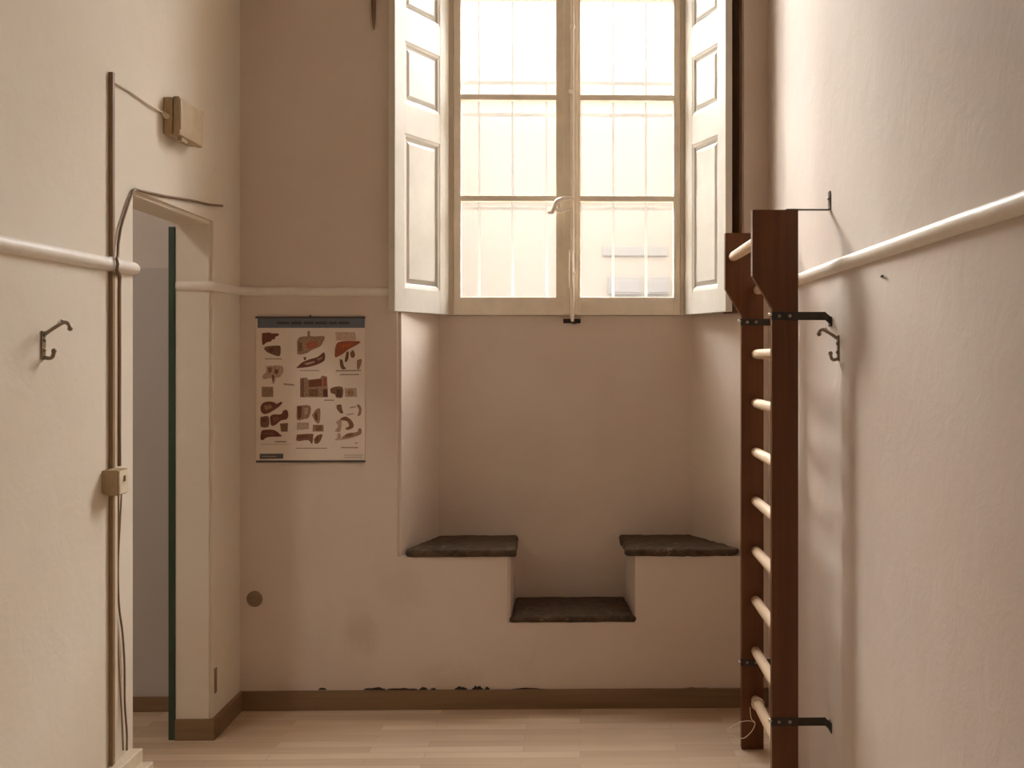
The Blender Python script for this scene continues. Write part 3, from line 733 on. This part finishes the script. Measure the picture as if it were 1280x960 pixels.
# small things on the walls
c = on_y(318.5, 748.5, YB)
m = MB(); m.tube([(c.x, YB - .0005, c.z), (c.x, YB - .004, c.z), (c.x, YB - .006, c.z)], [.036, .036, .031], 20)
o = m.build('plaster_patch', M['hole'], None, (c.x, YB, c.z)); tag(o, 'round brown patch low on the back wall below the chart', 'patch')
c0, c1 = LW(269, 835), LW(271, 864)
m = MB(); m.box((XL + .0005, c0.y - .012, c1.z), (XL + .004, c0.y + .012, c0.z), .001)
tag(m.build('metal_strip', M['cable'], None, (XL, c0.y, c1.z)), 'short dark upright metal strip low on the left wall past the doorway', 'metal strip')
c = on_x(1104, 345, XR)
m = MB(); m.tube([(XR - .0005, c.y + .02, c.z - .001), (XR - .004, c.y, c.z + .001), (XR - .010, c.y - .03, c.z - .001)], [.002, .003, .0025], 6)
tag(m.build('nail', M['iron'], None, (XR, c.y, c.z)), 'small bent nail in the right wall below the dado rail', 'nail')
c = on_y(467.5, 38, YB)
m = MB(); m.tube([(c.x, YB - .006, c.z), (c.x, YB - .008, c.z + .05), (c.x, YB - .010, c.z + .12), (c.x, YB - .011, c.z + .24)], [.002, .008, .011, .012], 8)
m.box((c.x - .016, YB - .02, c.z + .22), (c.x + .05, YB - .0005, c.z + .30), .003)
tag(m.build('iron_peg', M['cable'], None, (c.x, YB, c.z)), 'dark pointed iron peg high on the back wall left of the shutter', 'iron peg')

# ------------------------------------------------------------------ outside
GY = YO - .06
grl = thing('window_grille', 'thin iron security grille standing outside the window panes', 'grille', ((WL + WR) / 2, GY, WB))
gp = [on_y(px, HOR, GY).x for px in (599, 641, 683.5, 725, 766.5, 807.5)]
gp = [gp[0] - (gp[1] - gp[0])] * 0 + gp
for x in gp:
    m = MB(); m.cyl((x, GY, WB + .001), (x, GY, WT - .002), .0075, 10); m.build('bar', M['grille'], grl)
for z in (on_y(700, 375, GY).z, on_y(700, 261, GY).z, on_y(700, 144, GY).z, on_y(700, 104, GY).z, on_y(700, -20, GY).z, on_y(700, -140, GY).z):
    m = MB(); m.box((WL + .001, GY - .004, z - .009), (WR - .001, GY + .004, z + .009), .002); m.build('cross_bar', M['grille'], grl)
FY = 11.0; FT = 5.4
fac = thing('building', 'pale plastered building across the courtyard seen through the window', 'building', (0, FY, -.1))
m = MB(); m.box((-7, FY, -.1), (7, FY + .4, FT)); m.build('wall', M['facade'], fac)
a0, a1 = on_y(753, 308, FY), on_y(834, 320, FY)
m = MB(); m.box((a0.x, FY - .015, a1.z), (a1.x, FY - .001, a0.z), .004); m.build('lintel', M['facade_trim'], fac)
for (x0, x1) in ((760, 802), (808.5, 836)):
    a0, a1 = on_y(x0, 346, FY), on_y(x1, 368, FY)
    m = MB(); m.box((a0.x, FY - .03, a1.z), (a1.x, FY - .001, a0.z), .004); f_ = m.build('window', M['facade_trim'], fac)
    m = MB(); m.box((a0.x + .02, FY - .036, a1.z + .02), (a1.x - .02, FY - .031, a0.z - .04), .002); m.build('pane', M['facade_glass'], f_)
for x0, x1 in ((-4.4, -4.0), (4.4, 4.8)):  # unseen side walls added to keep sky light off the facade
    m = MB(); m.box((x0, YO + .01, -.1), (x1, FY - .01, 5.2)); struct(m.build('wall_light_block', M['facade']))
m = MB(); m.box((-7, YO, -.25), (7, FY + .4, -.1)); struct(m.build('ground', M['court']))

# ------------------------------------------------------------------ lights
lamp = thing('fill_lamp', 'added round opal fill lamp hanging unseen behind the viewer', 'lamp', (-.3, -1.2, ZC - .5))  # unseen lamp added as warm fill for the room
m = MB(); m.ball((-.3, -1.2, ZC - .62), .17, (1, 1, .8)); m.build('fill_lamp_shade', M['fill_glass'], lamp)
m = MB(); m.cyl((-.3, -1.2, ZC - .49), (-.3, -1.2, ZC - .001), .012, 10); m.cyl((-.3, -1.2, ZC - .03), (-.3, -1.2, ZC - .001), .06, 16); m.build('fill_lamp_stem', M['latch'], lamp)
hl = thing('fill_lamp', 'added flat round fill lamp on the unseen hall ceiling', 'lamp', (HX + .8, 3.0, 3.1))  # unseen lamp added to brighten the hall wall
m = MB(); m.cyl((HX + .8, 3.0, 3.12), (HX + .8, 3.0, 3.17), .17, 20, .02); m.build('fill_lamp_shade', M['hall_fill'], hl)
m = MB(); m.cyl((HX + .8, 3.0, 3.171), (HX + .8, 3.0, 3.199), .19, 20); m.build('fill_lamp_base', M['latch'], hl)

pd = bpy.data.lights.new('window_portal', 'AREA'); pd.shape = 'RECTANGLE'; pd.size = WR - WL; pd.size_y = WT - WB
po = bpy.data.objects.new('window_portal', pd); C.objects.link(po)
po.location = ((WL + WR) / 2, YO + .01, (WB + WT) / 2); po.rotation_euler = (-PI / 2, 0, 0)
pd.cycles.is_portal = True

sd = bpy.data.lights.new('hazy_sun', 'SUN'); sd.energy = SUN_ST; sd.angle = math.radians(13); sd.color = (1, .97, .92)
so = bpy.data.objects.new('hazy_sun', sd); C.objects.link(so); so.location = (-4, 14, 9)
so.rotation_euler = Vector(SUN_DIR).to_track_quat('-Z', 'Y').to_euler()
w = bpy.data.worlds.new('sky'); S.world = w; w.use_nodes = True
bg = w.node_tree.nodes['Background']; bg.inputs[0].default_value = rgb(SKY); bg.inputs[1].default_value = SKY_ST

S.view_settings.view_transform = 'Standard'; S.view_settings.look = 'None'
S.view_settings.exposure = 0.0; S.view_settings.gamma = 1.0; S.view_settings.use_curve_mapping = False
cy_ = S.cycles
cy_.use_denoising = True; cy_.max_bounces = 14; cy_.diffuse_bounces = 10; cy_.transparent_max_bounces = 12; cy_.sample_clamp_indirect = 8
